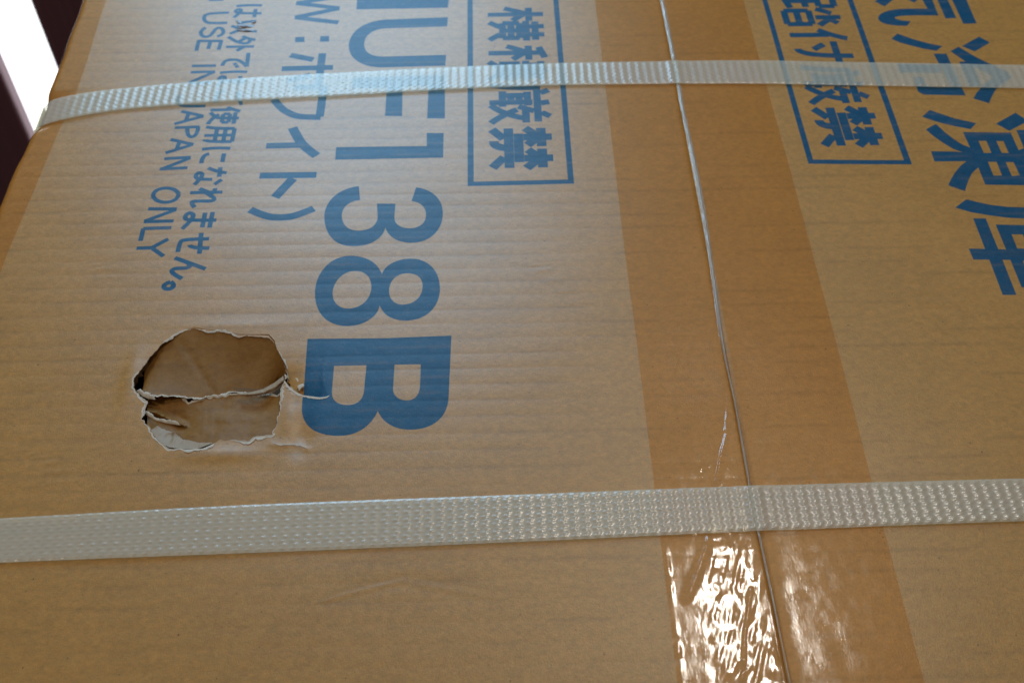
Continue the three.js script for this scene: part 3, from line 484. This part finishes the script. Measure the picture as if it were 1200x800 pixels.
/* ------------------------------------------------------------------ clear tape */
const tapeBump = (() => {
  const n = 1024, d = new Uint8Array(n * n * 4);
  for (let j = 0, k = 0; j < n; j++) for (let i = 0; i < n; i++, k += 4) { const x = i / n * 60, z = j / n * 60, v = 255 * clamp(0.5 * fbm(x * 0.9, z * 0.5, 3) + 0.3 * noise(x * 2.5, z * 0.9) + 0.2 * noise(x * 7, z * 7)); d[k] = d[k + 1] = d[k + 2] = v; d[k + 3] = 255; }
  const t = new THREE.DataTexture(d, n, n); t.wrapS = t.wrapT = THREE.MirroredRepeatWrapping; t.magFilter = THREE.LinearFilter; t.repeat.set(1 / 0.06, 1 / 0.06); t.needsUpdate = true; return t;
})();
const tapeWear = (() => {                          // scuffed, milky patches: rougher where the film has rubbed or lifted
  const w = 256, h = 1024, d = new Uint8Array(w * h * 4);
  for (let j = 0, k = 0; j < h; j++) for (let i = 0; i < w; i++, k += 4) {
    const x = 51 + (i / w) * 72, z = -470 + (j / h) * 360, grain = smooth(0.35, 0.75, fbm(x * 0.45, z * 0.3, 3)), streak = smooth(0.4, 0.7, noise(x * 0.15, z * 1.3));
    const at = (cx, cz, rx, rz) => Math.exp(-(((x - cx) / rx) ** 2) - ((z - cz) / rz) ** 2);
    const haze = at(95, -153, 8, 5) + 0.9 * at(96, -141, 8, 4) + 0.9 * at(92, -228, 6, 9) + 0.6 * at(90, -212, 4, 6) + 0.7 * at(53.5, -158, 1.5, 12) + 0.5 * at(100, -130, 9, 4);
    const v = 255 * clamp(0.07 + 0.04 * clamp(haze) * (0.25 + 0.75 * grain) * (0.5 + 0.5 * streak) + 0.05 * grain); d[k] = d[k + 1] = d[k + 2] = v; d[k + 3] = 255;
  }
  const t = new THREE.DataTexture(d, w, h); t.magFilter = THREE.LinearFilter; t.wrapS = t.wrapT = THREE.ClampToEdgeWrapping; t.repeat.set(1 / 0.072, 1 / 0.36); t.offset.set(-0.051 / 0.072, 0.47 / 0.36); t.needsUpdate = true; return t;
})();
const tapeMaterial = new THREE.MeshPhysicalMaterial({ roughnessMap: tapeWear, color: new THREE.Color().setRGB(1, 0.90, 0.75), transmission: 1, thickness: 0, roughness: 1, ior: 1.49, bumpMap: tapeBump, bumpScale: 0.000012, side: THREE.DoubleSide });
const SEAM = [[122.5, 83.5], [149.3, 83.1], [169.8, 82.6], [189.3, 82.5], [219.4, 82.6], [245.6, 82.2], [291.8, 83.7], [340, 84.3], [378, 83.6], [395.5, 83.8], [433.1, 83.6], [460.2, 83.3]];
const WRINKLE_LEFT = [[80.3,-215.8],[75.3,-202.1],[70.6,-186.3],[65.5,-167.2],[61.6,-158.4],[57.4,-149.9]], WRINKLE_RIGHT = [[77.1,-152.3],[73.1,-138.5],[69.9,-122.8]];
const SCRATCHES = [[[79, -206], [76.5, -196]], [[72, -204], [70.5, -197]], [[76, -224], [75, -212]], [[88, -238], [90.5, -228]], [[69, -200], [66, -191]], [[94, -250], [99, -246]], [[58, -232], [60.5, -226]]];
const underStrap = (x, z) => { let k = 0; for (const s of STRAPS) { const far = table(s.far, x), near = table(s.near, x); k = Math.max(k, smooth(11, 8, Math.abs(z - (far + near) / 2))); } return k; };
const seamAt = (z) => table(SEAM, -z) ;
function tapeHeight(x, z) {
  let h = surface(x, z) + 0.14; const d = x - seamAt(z), free = 1 - 0.9 * underStrap(x, z);
  h += 0.3 * gauss(x - SEAM_X, 0.8);
  const lift = (0.5 + 0.5 * noise(z * 0.05, 9)) * free * lerp(0.4, 1, smooth(-300, -210, z));
  h += lift * (0.75 * gauss(d, 0.42) + 0.35 * gauss(d - 1.0, 0.35)) + 0.2 * gauss(d, 2.4);
  if (z < -210) { const [e] = toLine([[66.9, -246], [62.8, -234.6]], x, z); h += 0.08 * gauss(e, 0.3); const [f] = toLine([[82, -232], [78.5, -214], [74.5, -196]], x, z); h += 0.22 * gauss(f, 0.45) * smooth(-232, -216, z) * free; }
  if (z < -195 && z > -260) for (const l of SCRATCHES) { const [e] = toLine(l, x, z); h += 0.07 * gauss(e, 0.28) * free; }
  if (z > -222) {
    const [e] = toLine(WRINKLE_LEFT, x, z); h += 0.4 * gauss(e, 0.5) * smooth(-220, -200, z) * free + 0.2 * gauss(e, 1.5) * free;
    const [f] = toLine(WRINKLE_RIGHT, x, z); h += 0.3 * gauss(f, 0.4) * free;
    const loose = smooth(60, 66, x) * smooth(82, 79, x) * smooth(-176, -166, z) * smooth(-112, -124, z);
    h += loose * (0.17 * (fbm(x * 0.3, z * 0.3, 2) - 0.5) + 0.11 * (noise(x * 0.7 + 0.25 * z, z * 0.16) - 0.5) + 0.03 * (noise(x * 1.1, z * 1.1) - 0.5));
    h += 0.12 * gauss(x - 52.6, 0.8) * noise(z * 0.3, 4) * smooth(-175, -160, z);
  }
  h += 0.05 * (fbm(x * 0.2, z * 0.1, 2) - 0.5);
  return h;
}
function tape(name, x0, x1, nx, hf, label, sideDrop) {
  const t = thing(name, W((x0 + x1) / 2, 0, (FAR + NEAR) / 2), label, 'tape'), nz = 1000;
  const parts = [gridGeometry(nx, nz, (i, j) => { const z = lerp(FAR, NEAR, j / nz), a = typeof x0 === 'function' ? x0(z) : x0, x = lerp(a, x1, i / nx); return W(x, hf(x, z), z); })];
  if (sideDrop) parts.push(...sideDrop());
  meshOf('clear_film', mergeGeometries(parts), tapeMaterial, t); return t;
}
{
  const t = thing('packing_tape', W(87, 0, -360), 'wide clear packing tape stuck along the middle seam of the box, creased and shiny', 'tape'), nx = 190, nz = 1000;
  const left = (z) => 51.2 + 0.5 * (noise(z * 0.02, 1) - 0.5), right = (z) => 122.6 + 0.8 * smooth(-460, -300, z) - 0.8 * smooth(-260, -140, z);
  const top = gridGeometry(nx, nz, (i, j) => { const z = lerp(FAR, NEAR, j / nz), x = lerp(left(z), right(z), i / nx); return W(x, tapeHeight(x, z), z); });
  const end = (z, out) => gridGeometry(40, 12, (i, j) => W(lerp(51.2, 122.8, i / 40), (j ? 0.2 - 60 * j / 12 : tapeHeight(lerp(51.2, 122.8, i / 40), z)), z + out));
  meshOf('clear_film', mergeGeometries([top, end(FAR, -0.2), end(NEAR, 0.2)]), tapeMaterial, t);
  // the film is pinched into a pale fold over the seam
  const fold = gridGeometry(10, 1400, (i, j) => { const z = lerp(FAR, NEAR, j / 1400), s = (i / 10 - 0.5), w = lerp(1.7, 0.65, smooth(-300, -220, z)) + 0.5 * (noise(z * 0.045, 33) - 0.5), x = seamAt(z) + s * w; return W(x, tapeHeight(x, z) + 0.05 + (0.05 + 0.25 * Math.cos(Math.PI * s) + 0.25 * noise(z * 0.5, i * 0.6)) * (1 - underStrap(x, z)), z); });
  meshOf('pinched_fold', fold, new THREE.MeshPhysicalMaterial({ color: new THREE.Color().setRGB(0.82, 0.77, 0.66), transmission: 0.55, thickness: 0, roughness: 0.22, side: THREE.DoubleSide }), t);
}
{
  const t = thing('packing_tape_001', W(-190, 0, -360), 'narrow strip of clear tape along the left edge of the box', 'tape'), nx = 40, nz = 1000, inner = (z) => table([[-660, -180.5], [-467, -183.2], [-402, -182.2], [-376, -183.7], [-347, -185.1], [-292, -187.5], [-60, -189]], z);
  const film = gridGeometry(nx, nz, (i, j) => {
    const z = lerp(FAR, NEAR, j / nz), e = leftEdge(z);
    if (i < 28) { const x = lerp(inner(z), e, 1 - Math.pow(1 - i / 27, 2)); return W(x - 0.13 * smooth(3, 0, x - e), surface(x, z) + 0.13, z); }
    return W(e - 0.13, Math.min(surface(e, z), -ROUND) - 30 * (i - 27) / 13, z);
  });
  meshOf('clear_film', film, tapeMaterial, t);
}

/* ------------------------------------------------------------------ woven plastic straps */
const strapMaterial = new THREE.MeshPhysicalMaterial({ color: new THREE.Color().setRGB(0.96, 0.95, 0.80), transmission: 0.6, thickness: 0, roughness: 0.3, clearcoat: 0.6, clearcoatRoughness: 0.14, ior: 1.5, side: THREE.DoubleSide });
function strap(name, spec, label) {
  const t = thing(name, W(SEAM_X, 0, (table(spec.far, 83) + table(spec.near, 83)) / 2), label, 'strap', { group: 'plastic straps round the box' });
  const zMid = (table(spec.far, -195) + table(spec.near, -195)) / 2, L = leftEdge(zMid) - 0.7, R = 361.9, nx = Math.round((R - L) / 0.42), ny = 44, PL = 3.55, rows = 12;
  const lay = (x, z) => Math.max(surface(clamp(x, leftEdge(z) + 0.05, RIGHT - 0.05), z), -4.2) + 0.85 + 0.25 * fbm(x * 0.02, 4) + (Math.abs(x - SEAM_X) < 8 ? 0.5 * gauss(x - SEAM_X, 3) : 0);
  const line = (x, v) => { const f = table(spec.far, x), n = table(spec.near, x); return lerp(f, n, v); };
  const spineHeight = (x) => { let h = -9; for (const v of [0.15, 0.5, 0.85]) h = Math.max(h, lay(x, line(x, v))); return h; };
  const spine = []; for (let i = 0; i <= nx; i++) spine.push(spineHeight(lerp(L, R, i / nx)));
  for (let k = 0; k < 6; k++) for (let i = 1; i < nx; i++) spine[i] = (spine[i - 1] + 2 * spine[i] + spine[i + 1]) / 4;
  const weave = (x, v) => {
    const r = v * rows, row = Math.floor(r), phase = (row % 2) * 0.16 + 0.06 * noise(row * 3.3, 5), s = (x / PL + phase), across = Math.sin(Math.PI * (r - row)), lens = 0.5 + 0.5 * Math.cos(2 * Math.PI * s);
    return 0.2 * Math.pow(lens, 1.4) * (0.55 + 0.45 * across) + 0.035 * across + 0.04 * noise(x * 0.9, row * 7.7);
  };
  const upperFace = gridGeometry(nx, ny, (i, j) => {
    const x = lerp(L, R, i / nx), v = j / ny, e = Math.min(v, 1 - v), z = line(x, v) + 0.12 * (noise(x * 0.9, 20) - 0.5) * (e < 0.05);
    return W(x, spine[i] + (e > 0.04 ? weave(x, v) : 0.02 + 0.05 * noise(x * 1.4, v * 9)) - 0.12 * smooth(0.06, 0, e), z);
  });
  const rim = (v, flip) => gridGeometry(nx / 4 | 0, 1, (i, j) => { const n = nx / 4 | 0, k = Math.round(i / n * nx), x = lerp(L, R, k / nx); return W(x, spine[k] - ((j ^ flip) ? 0.42 : 0.1), line(x, v) + 0.12 * (noise(x * 0.9, 20) - 0.5)); });
  const down = (x, out) => { const h0 = spine[x < 0 ? 0 : nx]; return [0, 0.45].map((o) => gridGeometry(60, 10, (i, j) => W(x + out * o, h0 - (1000 + h0 - 0.5) * Math.pow(i / 60, 2), line(x, j / 10)))); };
  const g = mergeGeometries([upperFace, rim(0, 1), rim(1, 0), ...down(L, -1), ...down(R, 1)]);
  meshOf('woven_band', g, strapMaterial, t); return t;
}
strap('strap', STRAPS[0], 'translucent white woven plastic strap crossing the printed characters, nearer the bright window');
strap('strap_001', STRAPS[1], 'translucent white woven plastic strap below the torn hole and the big letter B');

renderer.render(scene, camera);
